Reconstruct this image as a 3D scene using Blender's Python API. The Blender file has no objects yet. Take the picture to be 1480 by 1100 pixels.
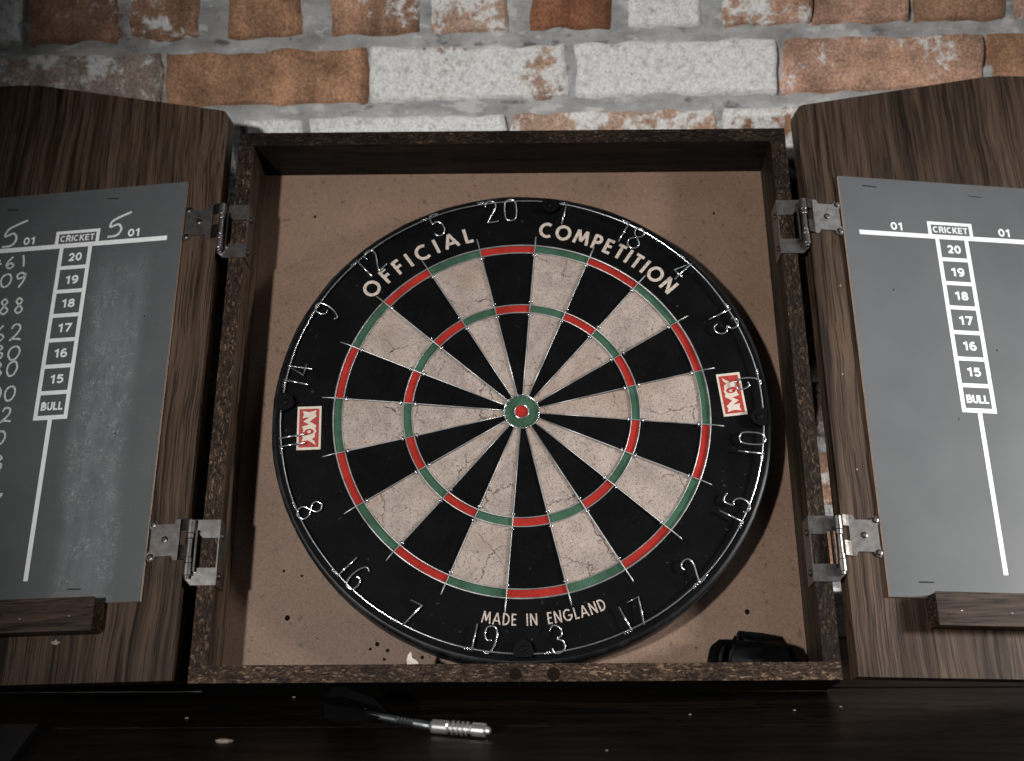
import bpy, bmesh, math, random
from mathutils import Vector, Matrix, noise as mnoise
random.seed(7)
MM = 0.001
LEAN = math.radians(22.43)
ZOFF = 240.4                      # counter top is world z = 0; board centre is 240.4 mm above it
scene = bpy.context.scene
coll = scene.collection

# ------------------------------------------------------------------ camera
cam_d = bpy.data.cameras.new('camera'); cam = bpy.data.objects.new('camera', cam_d); coll.objects.link(cam)
cam_d.sensor_width = 36.0; cam_d.lens = 1746.5 * 36.0 / 1480.0
cam_d.clip_start = 0.02; cam_d.clip_end = 50
cam.matrix_world = Matrix(((0.99993912, 0.00757399, 0.00802425, 0.000413),
                           (0.00802402, 0.00006078, -0.9999678, -1.091342),
                           (-0.00757423, 0.9999713, 0.0, (28.345 + ZOFF) * MM),
                           (0, 0, 0, 1)))
cam_d.dof.use_dof = True; cam_d.dof.focus_distance = 1.07; cam_d.dof.aperture_fstop = 4.5
scene.camera = cam

# ------------------------------------------------------------------ light
world = bpy.data.worlds.new('World'); scene.world = world; world.use_nodes = True
bg = world.node_tree.nodes['Background']; bg.inputs[0].default_value = (0.80, 0.90, 1.0, 1); bg.inputs[1].default_value = 0.003

def lamp(name, kind, loc, target, power, size, color=(1, 1, 1), spot=None, blend=0.5):
    l = bpy.data.lights.new(name, kind); o = bpy.data.objects.new(name, l); coll.objects.link(o)
    o.location = loc
    d = Vector(target) - Vector(loc)
    o.rotation_euler = d.to_track_quat('-Z', 'Y').to_euler()
    l.energy = power; l.color = color
    if kind == 'AREA': l.shape = 'DISK'; l.size = size
    else: l.shadow_soft_size = size
    if kind == 'SPOT': l.spot_size = math.radians(spot); l.spot_blend = blend
    return o
# pub spotlights: one on the left aimed at the board, one on the right raking the right door, a dim ceiling panel
lamp('spot_lamp', 'SPOT', (-0.92, -2.1, 0.60), (0.09, 0.05, 0.35), 190, 0.06, (1.0, 0.985, 0.965), 36, 1.0)
lamp('spot_lamp', 'SPOT', (2.10, -0.86, 0.66), (0.60, 0.0, 0.17), 345, 0.20, (1.0, 0.98, 0.96), 27, 0.9)
lamp('ceiling_panel', 'AREA', (1.5, -1.3, 2.1), (0.25, 0.1, 0.35), 5, 0.9, (0.93, 0.97, 1.0))
scene.view_settings.view_transform = 'Standard'; scene.view_settings.look = 'None'
scene.view_settings.exposure = 0.0; scene.view_settings.gamma = 1.0
scene.render.engine = 'CYCLES'

# ------------------------------------------------------------------ materials
class NT:
    def __init__(s, name):
        s.m = bpy.data.materials.new(name); s.m.use_nodes = True
        s.t = s.m.node_tree; s.b = s.t.nodes['Principled BSDF']
    def n(s, typ, **kw):
        x = s.t.nodes.new(typ)
        for k, v in kw.items():
            if k in x.inputs: x.inputs[k].default_value = v
            else: setattr(x, k, v)
        return x
    def l(s, a, b): s.t.links.new(a, b)
    def coords(s, scale=(1, 1, 1), loc=(0, 0, 0), rot=(0, 0, 0)):
        tc = s.n('ShaderNodeTexCoord'); mp = s.n('ShaderNodeMapping')
        mp.inputs['Scale'].default_value = scale; mp.inputs['Location'].default_value = loc; mp.inputs['Rotation'].default_value = rot
        s.l(tc.outputs['Object'], mp.inputs[0]); return mp.outputs[0]
    def noise(s, vec, scale, detail=4, rough=0.55, dist=0.0):
        x = s.n('ShaderNodeTexNoise'); x.inputs['Scale'].default_value = scale; x.inputs['Detail'].default_value = detail
        x.inputs['Roughness'].default_value = rough; x.inputs['Distortion'].default_value = dist
        if vec: s.l(vec, x.inputs['Vector'])
        return x
    def ramp(s, fac, stops):
        r = s.n('ShaderNodeValToRGB'); e = r.color_ramp.elements
        while len(e) < len(stops): e.new(0.5)
        for i, (p, c) in enumerate(stops):
            e[i].position = p
            e[i].color = (c, c, c, 1) if isinstance(c, (int, float)) else (*c, 1)
        s.l(fac, r.inputs[0]); return r.outputs[0]
    def mix(s, fac, a, b, mode='MIX'):
        x = s.n('ShaderNodeMix', data_type='RGBA', blend_type=mode)
        for sock, v in ((x.inputs[0], fac), (x.inputs[6], a), (x.inputs[7], b)):
            if isinstance(v, (int, float)): sock.default_value = v
            elif isinstance(v, tuple): sock.default_value = (*v, 1)
            else: s.l(v, sock)
        return x.outputs[2]
    def math(s, op, a, b=None, c=None):
        x = s.n('ShaderNodeMath', operation=op)
        for i, v in enumerate((a, b, c)):
            if v is None: continue
            if isinstance(v, (int, float)): x.inputs[i].default_value = v
            else: s.l(v, x.inputs[i])
        return x.outputs[0]
    def bump(s, h, strength, dist=0.001):
        b = s.n('ShaderNodeBump'); b.inputs['Strength'].default_value = strength; b.inputs['Distance'].default_value = dist
        s.l(h, b.inputs['Height']); s.l(b.outputs[0], s.b.inputs['Normal'])
    def base(s, c, rough=0.5, metal=0.0, spec=0.5):
        i = s.b.inputs['Base Color']
        if isinstance(c, tuple): i.default_value = (*c, 1)
        else: s.l(c, i)
        if isinstance(rough, (int, float)): s.b.inputs['Roughness'].default_value = rough
        else: s.l(rough, s.b.inputs['Roughness'])
        s.b.inputs['Metallic'].default_value = metal; s.b.inputs['Specular IOR Level'].default_value = spec
        return s.m

def wood(name, axis='z', dark=(0.016, 0.009, 0.0055), mid=(0.046, 0.0285, 0.0185), light=(0.088, 0.057, 0.038), rough=0.5, bump=0.25, seed=0.0):
    k = NT(name)
    al, ac = 4.2, 125.0
    sc = {'z': (ac, ac * .4, al), 'x': (al, ac * .4, ac), 'y': (ac, al, ac)}[axis]
    tc = k.n('ShaderNodeTexCoord')
    wv = k.noise(k.coords((9, 9, 9) if axis != 'y' else (5, 5, 5), loc=(seed, seed, seed)), 1.0, 3, 0.5)
    wig = k.n('ShaderNodeVectorMath', operation='MULTIPLY_ADD'); k.l(wv.outputs['Color'], wig.inputs[0]); wig.inputs[1].default_value = (.013, .013, .013); k.l(tc.outputs['Object'], wig.inputs[2])
    def scaled(sv, off):
        mp = k.n('ShaderNodeMapping'); mp.inputs['Scale'].default_value = sv; mp.inputs['Location'].default_value = off; k.l(wig.outputs[0], mp.inputs[0]); return mp.outputs[0]
    v = scaled(sc, (seed, seed * 1.7, seed * 0.6))
    g1 = k.noise(v, 1.0, 5, 0.6, 0.9)
    fine = tuple(q * (5.0 if q > 10 else 2.2) for q in sc)
    g2 = k.noise(scaled(fine, (seed * 3, 0, 0)), 1.0, 4, 0.65, 0.4)
    c1 = k.ramp(g1.outputs[0], [(0.30, dark), (0.42, mid), (0.60, light)])
    p = k.ramp(g2.outputs[0], [(0.40, 0.14), (0.50, 1.0)])
    c = k.mix(0.82, c1, p, 'MULTIPLY')
    big = k.noise(k.coords((6, 6, 3)), 1.0, 3)
    c = k.mix(1.0, c, k.ramp(big.outputs[0], [(0.3, 0.7), (0.7, 1.2)]), 'MULTIPLY')
    k.bump(g2.outputs[0], bump, 0.0006)
    return k.base(c, k.ramp(g1.outputs[0], [(0.3, rough + .12), (0.7, rough - .05)]), 0, 0.14)

def chip(name, axis, gain=1.0):
    k = NT(name)
    sc = {'z': (1.0, 1.0, 0.38), 'x': (0.38, 1.0, 1.0)}[axis]
    v = k.coords(sc)
    w = k.noise(v, 300, 2)
    add = k.n('ShaderNodeVectorMath', operation='MULTIPLY_ADD'); k.l(w.outputs['Color'], add.inputs[0]); add.inputs[1].default_value = (.004, .004, .004); k.l(v, add.inputs[2])
    vo = k.n('ShaderNodeTexVoronoi'); vo.inputs['Scale'].default_value = 800; k.l(add.outputs[0], vo.inputs['Vector'])
    sep = k.n('ShaderNodeSeparateColor'); k.l(vo.outputs['Color'], sep.inputs[0])
    c = k.ramp(sep.outputs[0], [(0.0, (0.009 * gain, 0.006 * gain, 0.004 * gain)), (0.5, (0.042 * gain, 0.025 * gain, 0.016 * gain)), (0.86, (0.075 * gain, 0.045 * gain, 0.028 * gain)), (0.97, (0.18 * gain, 0.115 * gain, 0.072 * gain))])
    n2 = k.noise(k.coords((1, 1, 1)), 700, 3)
    c = k.mix(0.7, c, k.ramp(n2.outputs[0], [(0.36, 0.15), (0.6, 1.1)]), 'MULTIPLY')
    n3 = k.noise(k.coords((1, 1, 1)), 22, 3)
    c = k.mix(1.0, c, k.ramp(n3.outputs[0], [(0.35, 0.45), (0.65, 1.2)]), 'MULTIPLY')
    k.bump(sep.outputs[0], 0.7, 0.0008)
    return k.base(c, 0.65, 0, 0.15)

M = {}
M['door_wood'] = wood('door_wood', 'z', seed=1.3)
M['tray_wood'] = wood('tray_wood', 'x', dark=(0.010, 0.007, 0.005), mid=(0.032, 0.020, 0.0135), light=(0.060, 0.039, 0.027), seed=4.1)
M['box_wood'] = wood('box_wood', 'z', dark=(0.035, 0.023, 0.015), mid=(0.075, 0.050, 0.034), light=(0.135, 0.092, 0.062), seed=2.2)
M['box_wood_shaded'] = wood('box_wood_shaded', 'z', dark=(0.009, 0.006, 0.004), mid=(0.020, 0.014, 0.010), light=(0.036, 0.025, 0.017), seed=3.4)  # right panel copy of the veneer, shade put into the colour
M['box_wood_x'] = wood('box_wood_x', 'x', dark=(0.004, 0.003, 0.0025), mid=(0.009, 0.007, 0.005), light=(0.016, 0.012, 0.009), seed=5.2)  # level grain, darkened so the colour holds the shade under the top
M['chip_z'] = chip('chipboard_upright', 'z'); M['chip_dark'] = chip('chipboard_dark', 'z', 0.55); M['chip_x'] = chip('chipboard_level', 'x', 1.3); M['chip_top'] = chip('chipboard_top', 'x', 0.5)

k = NT('hardboard')
f1 = k.noise(k.coords(), 900, 3, 0.7); f2 = k.noise(k.coords(), 9, 4); f3 = k.noise(k.coords(), 160, 2)
c = k.ramp(f2.outputs[0], [(0.3, (0.172, 0.104, 0.069)), (0.7, (0.225, 0.140, 0.096))])
c = k.mix(0.55, c, k.ramp(f1.outputs[0], [(0.38, 0.45), (0.60, 1.2)]), 'MULTIPLY')
c = k.mix(0.5, c, k.ramp(f3.outputs[0], [(0.28, 0.15), (0.37, 1.0)]), 'MULTIPLY')
M['hardboard'] = k.base(c, 0.6)

def plain(name, col, rough=0.5, metal=0.0, spec=0.5, nscale=None, namp=0.25, bump=0.0):
    k = NT(name); c = col
    if nscale:
        n = k.noise(k.coords(), nscale, 4, 0.6)
        c = k.mix(1.0, col, k.ramp(n.outputs[0], [(0.3, 1 - namp), (0.7, 1 + namp)]), 'MULTIPLY')
        if bump: k.bump(n.outputs[0], bump, 0.0006)
    return k.base(c, rough, metal, spec)
M['wire'] = plain('bright_wire', (0.74, 0.76, 0.78), 0.2, 0.88, 0.8, nscale=180, namp=0.25)
M['spider'] = plain('spider_wire', (0.36, 0.36, 0.355), 0.35, 0.6, nscale=90, namp=0.4)
M['steel'] = plain('hinge_steel', (0.20, 0.188, 0.18), 0.36, 0.9, nscale=160, namp=0.3)
M['screw'] = plain('screw_steel', (0.12, 0.11, 0.10), 0.35, 1.0, nscale=300, namp=0.4)
M['hole'] = plain('hole_dark', (0.008, 0.006, 0.005), 0.9, 0, 0.05, nscale=800)
M['mark'] = plain('dark_dowel', (0.010, 0.007, 0.005), 0.8, 0, 0.05, nscale=500, namp=.4)
M['print_white'] = plain('white_print', (0.80, 0.82, 0.82), 0.5, nscale=260, namp=0.06)
M['cream'] = plain('cream_print', (0.46, 0.385, 0.33), 0.7, nscale=520, namp=0.5)
M['sticker_cream'] = plain('sticker_cream', (0.56, 0.49, 0.41), 0.55, nscale=300, namp=0.12)
M['sticker_red'] = plain('sticker_red', (0.33, 0.028, 0.02), 0.5, nscale=300, namp=0.25)
M['raw_edge'] = plain('board_raw_edge', (0.56, 0.42, 0.33), 0.7, nscale=300)
M['clip'] = plain('black_plastic', (0.003, 0.003, 0.0035), 0.5, 0, 0.08, nscale=200)
M['case'] = plain('black_case', (0.0025, 0.0025, 0.0028), 0.55, 0, 0.08, nscale=120, namp=0.4, bump=0.25)
M['flight'] = plain('black_flight', (0.0015, 0.0015, 0.0017), 0.6, 0, 0.05, nscale=100)
M['brass'] = plain('nickel_barrel', (0.85, 0.85, 0.84), 0.22, 0.85, nscale=400, namp=0.15)
M['shaft'] = plain('dark_shaft', (0.07, 0.075, 0.08), 0.35, 0.6, nscale=300)
M['crumb'] = plain('pale_crumb', (0.34, 0.27, 0.22), 0.8, nscale=400)
M['slab'] = plain('dark_slab', (0.012, 0.014, 0.018), 0.35, nscale=60)

def sisal(name, col, fleck, crack=False, rough=0.8, amp=0.2, bump=0.5):
    k = NT(name); v = k.coords()
    f = k.noise(v, 420, 4, 0.65); f2 = k.noise(v, 45, 4, 0.6)
    c = k.mix(1.0, col, k.ramp(f2.outputs[0], [(0.3, 1 - amp), (0.7, 1 + amp)]), 'MULTIPLY')
    c = k.mix(k.ramp(f.outputs[0], [(0.56, 0.0), (0.70, 0.75)]), c, fleck)
    h = f.outputs[0]
    if not crack:
        sp = k.noise(v, 240, 4, 0.75, 1.0)
        c = k.mix(k.ramp(sp.outputs[0], [(0.66, 0.0), (0.73, 0.55)]), c, tuple(min(1, q * 1.5 + 0.035) for q in col))
        c = k.mix(k.ramp(sp.outputs[0], [(0.30, 0.6), (0.38, 0.0)]), c, tuple(q * .3 for q in col))
    if crack:
        st = k.noise(v, 300, 4, 0.75, 2.5)                      # fibre flecks and dart pricks
        c = k.mix(k.ramp(st.outputs[0], [(0.38, 0.95), (0.48, 0.0)]), c, (0.13, 0.095, 0.074))
        stain = k.noise(v, 14, 3)
        c = k.mix(k.ramp(stain.outputs[0], [(0.50, 0.0), (0.72, 0.55)]), c, (0.27, 0.185, 0.13))
        w = k.noise(v, 38, 5, 0.65)
        a = k.n('ShaderNodeVectorMath', operation='MULTIPLY_ADD'); k.l(w.outputs['Color'], a.inputs[0]); a.inputs[1].default_value = (.024, .024, .024); k.l(v, a.inputs[2])
        vo = k.n('ShaderNodeTexVoronoi', feature='DISTANCE_TO_EDGE'); vo.inputs['Scale'].default_value = 17; k.l(a.outputs[0], vo.inputs['Vector'])
        gate = k.ramp(k.noise(v, 20, 2).outputs[0], [(0.47, 0.0), (0.53, 1.0)])
        cr = k.math('MULTIPLY', k.ramp(vo.outputs[0], [(0.002, 0.85), (0.008, 0.0)]), gate)
        c = k.mix(cr, c, (0.028, 0.02, 0.016))
        h = k.math('SUBTRACT', f.outputs[0], k.math('MULTIPLY', cr, 1.5))
    k.bump(h, bump, 0.0008)
    return k.base(c, rough, 0, 0.06)
M['sis_white'] = sisal('cream_sisal', (0.355, 0.292, 0.258), (0.47, 0.41, 0.375), True)
M['sis_black'] = sisal('black_sisal', (0.0022, 0.0022, 0.0024), (0.007, 0.007, 0.007), False, 0.75, 0.5, 0.6)
M['sis_red'] = sisal('red_sisal', (0.31, 0.022, 0.016), (0.36, 0.04, 0.03), False, 0.7, 0.25)
M['sis_green'] = sisal('green_sisal', (0.040, 0.092, 0.058), (0.07, 0.13, 0.09), False, 0.7, 0.35)
k = NT('board_band'); v = k.coords()
n1 = k.noise(v, 30, 5, 0.65); n2 = k.noise(v, 160, 3, 0.7)
c = k.ramp(n1.outputs[0], [(0.35, (0.0018, 0.0018, 0.002)), (0.7, (0.0045, 0.0045, 0.0048))])
c = k.mix(k.ramp(n2.outputs[0], [(0.66, 0.0), (0.72, 0.6)]), c, (0.05, 0.05, 0.048))
k.bump(n2.outputs[0], 0.35, 0.0008)
M['band'] = k.base(c, 0.6, 0, 0.05)
k = NT('board_rim'); v = k.coords((1, 1, 1))
n1 = k.noise(v, 25, 5, 0.7)
M['rim'] = k.base(k.ramp(n1.outputs[0], [(0.45, (0.004, 0.004, 0.0045)), (0.75, (0.03, 0.032, 0.034))]), 0.45, 0, 0.25)

def chalkboard(name, smear):
    k = NT(name); v = k.coords()
    n = k.noise(v, 18, 4); s = k.noise(v, 420, 3, 0.7)
    c = k.ramp(n.outputs[0], [(0.3, (0.078, 0.082, 0.085)), (0.7, (0.095, 0.099, 0.102))])
    c = k.mix(k.ramp(s.outputs[0], [(0.72, 0.0), (0.78, 0.5)]), c, (0.2, 0.2, 0.2))
    rough = 0.36
    if smear:                                   # rubbed-out chalk dust in the outer column, local x = -(280+u)
        tc = k.n('ShaderNodeTexCoord'); sp = k.n('ShaderNodeSeparateXYZ'); k.l(tc.outputs['Object'], sp.inputs[0])
        wob = k.noise(v, 10, 3)
        x = k.math('ADD', sp.outputs[0], k.math('MULTIPLY', k.math('SUBTRACT', wob.outputs[0], 0.5), 0.02))
        a = k.n('ShaderNodeMapRange', interpolation_type='SMOOTHSTEP'); k.l(x, a.inputs[0]); a.inputs[1].default_value = -0.412; a.inputs[2].default_value = -0.396
        b = k.n('ShaderNodeMapRange', interpolation_type='SMOOTHSTEP'); k.l(x, b.inputs[0]); b.inputs[1].default_value = -0.345; b.inputs[2].default_value = -0.362
        zz = k.n('ShaderNodeMapRange', interpolation_type='SMOOTHSTEP'); k.l(sp.outputs[2], zz.inputs[0]); zz.inputs[1].default_value = 0.43; zz.inputs[2].default_value = 0.34
        reg = k.math('MULTIPLY', k.math('MULTIPLY', a.outputs[0], b.outputs[0]), zz.outputs[0])
        w = k.noise(v, 55, 3, 0.6); ad = k.n('ShaderNodeVectorMath', operation='MULTIPLY_ADD'); k.l(w.outputs['Color'], ad.inputs[0]); ad.inputs[1].default_value = (.05, .05, .05); k.l(v, ad.inputs[2])
        vo = k.n('ShaderNodeTexVoronoi', feature='DISTANCE_TO_EDGE'); vo.inputs['Scale'].default_value = 120; k.l(ad.outputs[0], vo.inputs['Vector'])
        scrib = k.math('MULTIPLY', k.ramp(vo.outputs[0], [(0.01, 1.0), (0.05, 0.0)]), k.ramp(k.noise(v, 70, 3).outputs[0], [(0.42, 0.0), (0.62, 1.0)]))
        dust = k.ramp(k.noise(k.coords((1, 1, .3)), 90, 5, 0.7).outputs[0], [(0.3, 0.1), (0.75, 0.5)])
        c = k.mix(k.math('MULTIPLY', reg, dust), c, (0.24, 0.25, 0.26))
        reg2 = k.math('MULTIPLY', k.math('ADD', k.math('MULTIPLY', reg, 0.9), 0.10), scrib)
        c = k.mix(k.math('MULTIPLY', reg2, 0.38), c, (0.5, 0.52, 0.53))
    return k.base(c, rough, 0, 0.5)
M['board_clean'] = chalkboard('scoreboard_clean', False)
M['board_used'] = chalkboard('scoreboard_chalky', True)
k = NT('chalk'); v = k.coords(); n = k.noise(v, 950, 3, 0.7)
k.b.inputs['Alpha'].default_value = 1
k.l(k.ramp(n.outputs[0], [(0.34, 0.25), (0.52, 1.0)]), k.b.inputs['Alpha'])
M['chalk'] = k.base((0.74, 0.77, 0.76), 0.9)

k = NT('brick'); v = k.coords(); oi = k.n('ShaderNodeObjectInfo')
n1 = k.noise(v, 26, 6, 0.65); n2 = k.noise(v, 130, 5, 0.7); n3 = k.noise(v, 11, 3); n4 = k.noise(k.coords((1, 1, .06)), 30, 1); n5 = k.noise(v, 330, 4, 0.7)
c = k.mix(1.0, oi.outputs['Color'], k.ramp(n1.outputs[0], [(0.32, 0.55), (0.5, 1.0), (0.68, 1.45)]), 'MULTIPLY')
c = k.mix(1.0, c, k.ramp(n4.outputs[0], [(0.36, 0.82), (0.40, 1.0), (0.60, 1.04), (0.63, 1.2)]), 'MULTIPLY')
c = k.mix(1.0, c, k.ramp(n5.outputs[0], [(0.34, 0.55), (0.66, 1.4)]), 'MULTIPLY')
c = k.mix(k.ramp(n2.outputs[0], [(0.25, 0.85), (0.33, 0.0)]), c, (0.06, 0.042, 0.034))
wsum = k.math('ADD', k.math('MULTIPLY', n1.outputs[0], 0.55), k.math('ADD', k.math('MULTIPLY', n3.outputs[0], 0.55), k.math('MULTIPLY', n2.outputs[0], 0.30)))
thr = k.math('ADD', wsum, k.math('MULTIPLY', k.math('SUBTRACT', oi.outputs['Alpha'], 0.5), 0.62))
wm = k.ramp(thr, [(0.70, 0.0), (0.745, 0.8), (0.84, 1.0)])
wcol = k.ramp(n2.outputs[0], [(0.25, (0.16, 0.155, 0.15)), (0.33, (0.52, 0.52, 0.505)), (0.50, (0.74, 0.745, 0.735)), (0.75, (0.82, 0.825, 0.815))])
wcol = k.mix(1.0, wcol, k.ramp(n5.outputs[0], [(0.32, 0.66), (0.6, 1.06)]), 'MULTIPLY')
c = k.mix(k.math('MULTIPLY', wm, 0.94), c, wcol)
k.bump(k.math('ADD', n1.outputs[0], k.math('ADD', k.math('MULTIPLY', n2.outputs[0], 0.7), k.math('MULTIPLY', wm, .25))), 0.7, 0.003)
M['brick'] = k.base(c, 0.85, 0, 0.25)
k = NT('mortar'); v = k.coords(); n1 = k.noise(k.coords((1, 1, 2.2)), 16, 6, 0.65); n2 = k.noise(v, 90, 5, 0.7); n3 = k.noise(k.coords((1, 1, 2)), 30, 4)
c = k.ramp(n1.outputs[0], [(0.3, (0.20, 0.198, 0.195)), (0.5, (0.33, 0.33, 0.325)), (0.7, (0.48, 0.48, 0.475))])
c = k.mix(k.ramp(n2.outputs[0], [(0.28, 0.85), (0.37, 0.0)]), c, (0.07, 0.065, 0.06))
c = k.mix(k.ramp(n3.outputs[0], [(0.32, 0.8), (0.40, 0.0)]), c, (0.09, 0.085, 0.08))
c = k.mix(k.ramp(n3.outputs[0], [(0.57, 0.0), (0.63, 0.7)]), c, (0.55, 0.55, 0.54))
k.bump(k.math('ADD', n1.outputs[0], k.math('MULTIPLY', n2.outputs[0], 0.6)), 1.0, 0.006)
M['mortar'] = k.base(c, 0.9, 0, 0.2)
M['counter'] = wood('counter_wood', 'x', dark=(0.002, 0.0016, 0.0013), mid=(0.005, 0.004, 0.0032), light=(0.012, 0.009, 0.007), rough=0.38, bump=0.5, seed=9.0)

# ------------------------------------------------------------------ helpers
def mesh_obj(name, verts, faces, mat, parent=None, smooth=False):
    me = bpy.data.meshes.new(name); me.from_pydata([tuple(v) for v in verts], [], faces); me.update()
    mats = mat if isinstance(mat, (list, tuple)) else [mat]
    for m in mats: me.materials.append(m)
    if smooth:
        for p in me.polygons: p.use_smooth = True
    o = bpy.data.objects.new(name, me); coll.objects.link(o)
    if parent: o.parent = parent
    return o
def tag(o, label, cat=None, group=None):
    o['label'] = label
    if cat: o['category'] = cat
    if group: o['group'] = group
    return o
def empty(name, loc, rot=(0, 0, 0)):
    o = bpy.data.objects.new(name, None); coll.objects.link(o); o.location = loc; o.rotation_euler = rot; o.empty_display_size = 0.05
    return o
class MB:
    """collects shapes as verts / faces (local metres), with an optional material slot per face"""
    def __init__(s): s.v = []; s.f = []; s.mi = []
    def add(s, vs, fs, mi=0):
        b = len(s.v); s.v += [tuple(v) for v in vs]; s.f += [tuple(i + b for i in f) for f in fs]; s.mi += [mi] * len(fs)
    def build(s, name, mat, parent=None, smooth=False, bevel=0):
        o = mesh_obj(name, s.v, s.f, mat, parent, smooth)
        for p, i in zip(o.data.polygons, s.mi): p.material_index = i
        if bevel:
            m = o.modifiers.new('bevel', 'BEVEL'); m.width = bevel; m.segments = 2; m.limit_method = 'ANGLE'; m.angle_limit = math.radians(40)
        return o
# cabinet frame: x right, y up along the cabinet, z out of its face, all in mm from the board centre.
ZBASE, YBASE = -46.0, -241.0
def C(x, y, z): return (x * MM, -(z - ZBASE) * MM, (y - YBASE) * MM)        # -> cabinet-local metres
def B(x, y, z): return (x * MM, -(z + 38.0) * MM, y * MM)                    # -> board-local metres (origin: centre of its back)
def to_world(x, y, z):
    return Vector((x * MM, (y * math.sin(LEAN) - z * math.cos(LEAN)) * MM, (y * math.cos(LEAN) + z * math.sin(LEAN) + ZOFF) * MM))
BOXF = [(0, 3, 2, 1), (4, 5, 6, 7), (0, 1, 5, 4), (1, 2, 6, 5), (2, 3, 7, 6), (3, 0, 4, 7)]   # back, front, bottom, right, top, left
def cbox(mb, f, x0, x1, y0, y1, z0, z1, mis=None):
    vs = [f(*p) for p in ((x0, y0, z0), (x1, y0, z0), (x1, y1, z0), (x0, y1, z0), (x0, y0, z1), (x1, y0, z1), (x1, y1, z1), (x0, y1, z1))]
    for i, fc in enumerate(BOXF): mb.add(vs, [fc], mis[i] if mis else 0)
def prism(mb, f, pts, z0, z1, mi=0, mside=None):
    n = len(pts)
    vs = [f(x, y, z0) for x, y in pts] + [f(x, y, z1) for x, y in pts]
    mb.add(vs, [tuple(range(n - 1, -1, -1)), tuple(range(n, 2 * n))], mi)
    mb.add(vs, [(i, (i + 1) % n, n + (i + 1) % n, n + i) for i in range(n)], mi if mside is None else mside)
def ribbon(mb, f, pts, w, z, closed=False):
    n = len(pts); L, R = [], []
    for i, p in enumerate(pts):
        a = pts[i - 1] if (i or closed) else None; b = pts[(i + 1) % n] if (i < n - 1 or closed) else None
        def nrm(u, v):
            d = math.hypot(v[0] - u[0], v[1] - u[1]) or 1e-9; return (-(v[1] - u[1]) / d, (v[0] - u[0]) / d)
        if a is None: m = nrm(p, b); s = 1
        elif b is None: m = nrm(a, p); s = 1
        else:
            n1, n2 = nrm(a, p), nrm(p, b); mx, my = n1[0] + n2[0], n1[1] + n2[1]; d = math.hypot(mx, my)
            if d < 0.3: m = n1; s = 1
            else: m = (mx / d, my / d); s = min(2.2, 1 / max(0.3, m[0] * n1[0] + m[1] * n1[1]))
        L.append((p[0] + m[0] * w / 2 * s, p[1] + m[1] * w / 2 * s)); R.append((p[0] - m[0] * w / 2 * s, p[1] - m[1] * w / 2 * s))
    vs = [f(x, y, z) for x, y in L] + [f(x, y, z) for x, y in R]
    mb.add(vs, [(n + i, n + (i + 1) % n, (i + 1) % n, i) for i in range(n if closed else n - 1)])
def tube(mb, pts, r, sides=6, closed=False, caps=True):
    P = [Vector(p) for p in pts]; n = len(P); vs = []; up = Vector((0, 1, 0))
    for i, p in enumerate(P):
        a = P[i - 1] if (i or closed) else p; b = P[(i + 1) % n] if (i < n - 1 or closed) else p
        t = (b - a).normalized(); s = t.cross(up)
        if s.length < 1e-4: s = t.cross(Vector((1, 0, 0)))
        s.normalize(); u = s.cross(t)
        rr = r[i] if isinstance(r, (list, tuple)) else r
        for k in range(sides):
            an = 2 * math.pi * k / sides; vs.append(p + s * math.cos(an) * rr + u * math.sin(an) * rr)
    fs = []
    for i in range(n if closed else n - 1):
        j = (i + 1) % n
        for k in range(sides): fs.append((i * sides + k, i * sides + (k + 1) % sides, j * sides + (k + 1) % sides, j * sides + k))
    if caps and not closed:
        fs.append(tuple(range(sides - 1, -1, -1))); fs.append(tuple(range((n - 1) * sides, n * sides)))
    mb.add(vs, fs)
def smooth_path(pts, n=6):
    out = []; N = len(pts)
    for i in range(N - 1):
        p0 = pts[max(i - 1, 0)]; p1 = pts[i]; p2 = pts[i + 1]; p3 = pts[min(i + 2, N - 1)]
        for k in range(n):
            t = k / n
            out.append(tuple(0.5 * (2 * p1[j] + (p2[j] - p0[j]) * t + (2 * p0[j] - 5 * p1[j] + 4 * p2[j] - p3[j]) * t * t + (3 * p1[j] - p0[j] - 3 * p2[j] + p3[j]) * t ** 3) for j in range(2)))
    out.append(tuple(pts[-1])); return out
def text_mesh(txt, size, bold):
    cu = bpy.data.curves.new('lettering', 'FONT'); cu.body = txt; cu.size = size; cu.align_x = 'CENTER'; cu.align_y = 'CENTER'; cu.offset = bold; cu.resolution_u = 4
    o = bpy.data.objects.new('lettering', cu); coll.objects.link(o)
    dg = bpy.context.evaluated_depsgraph_get(); dg.update()
    me = bpy.data.meshes.new_from_object(o.evaluated_get(dg))
    vs = [(v.co.x, v.co.y) for v in me.vertices]; fs = [tuple(p.vertices) for p in me.polygons]
    bpy.data.objects.remove(o); bpy.data.curves.remove(cu); bpy.data.meshes.remove(me)
    xs = [v[0] for v in vs]; ys = [v[1] for v in vs]; cx = (min(xs) + max(xs)) / 2; cy = (min(ys) + max(ys)) / 2
    return [(x - cx, y - cy) for x, y in vs], fs, max(xs) - min(xs), max(ys) - min(ys)

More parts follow.
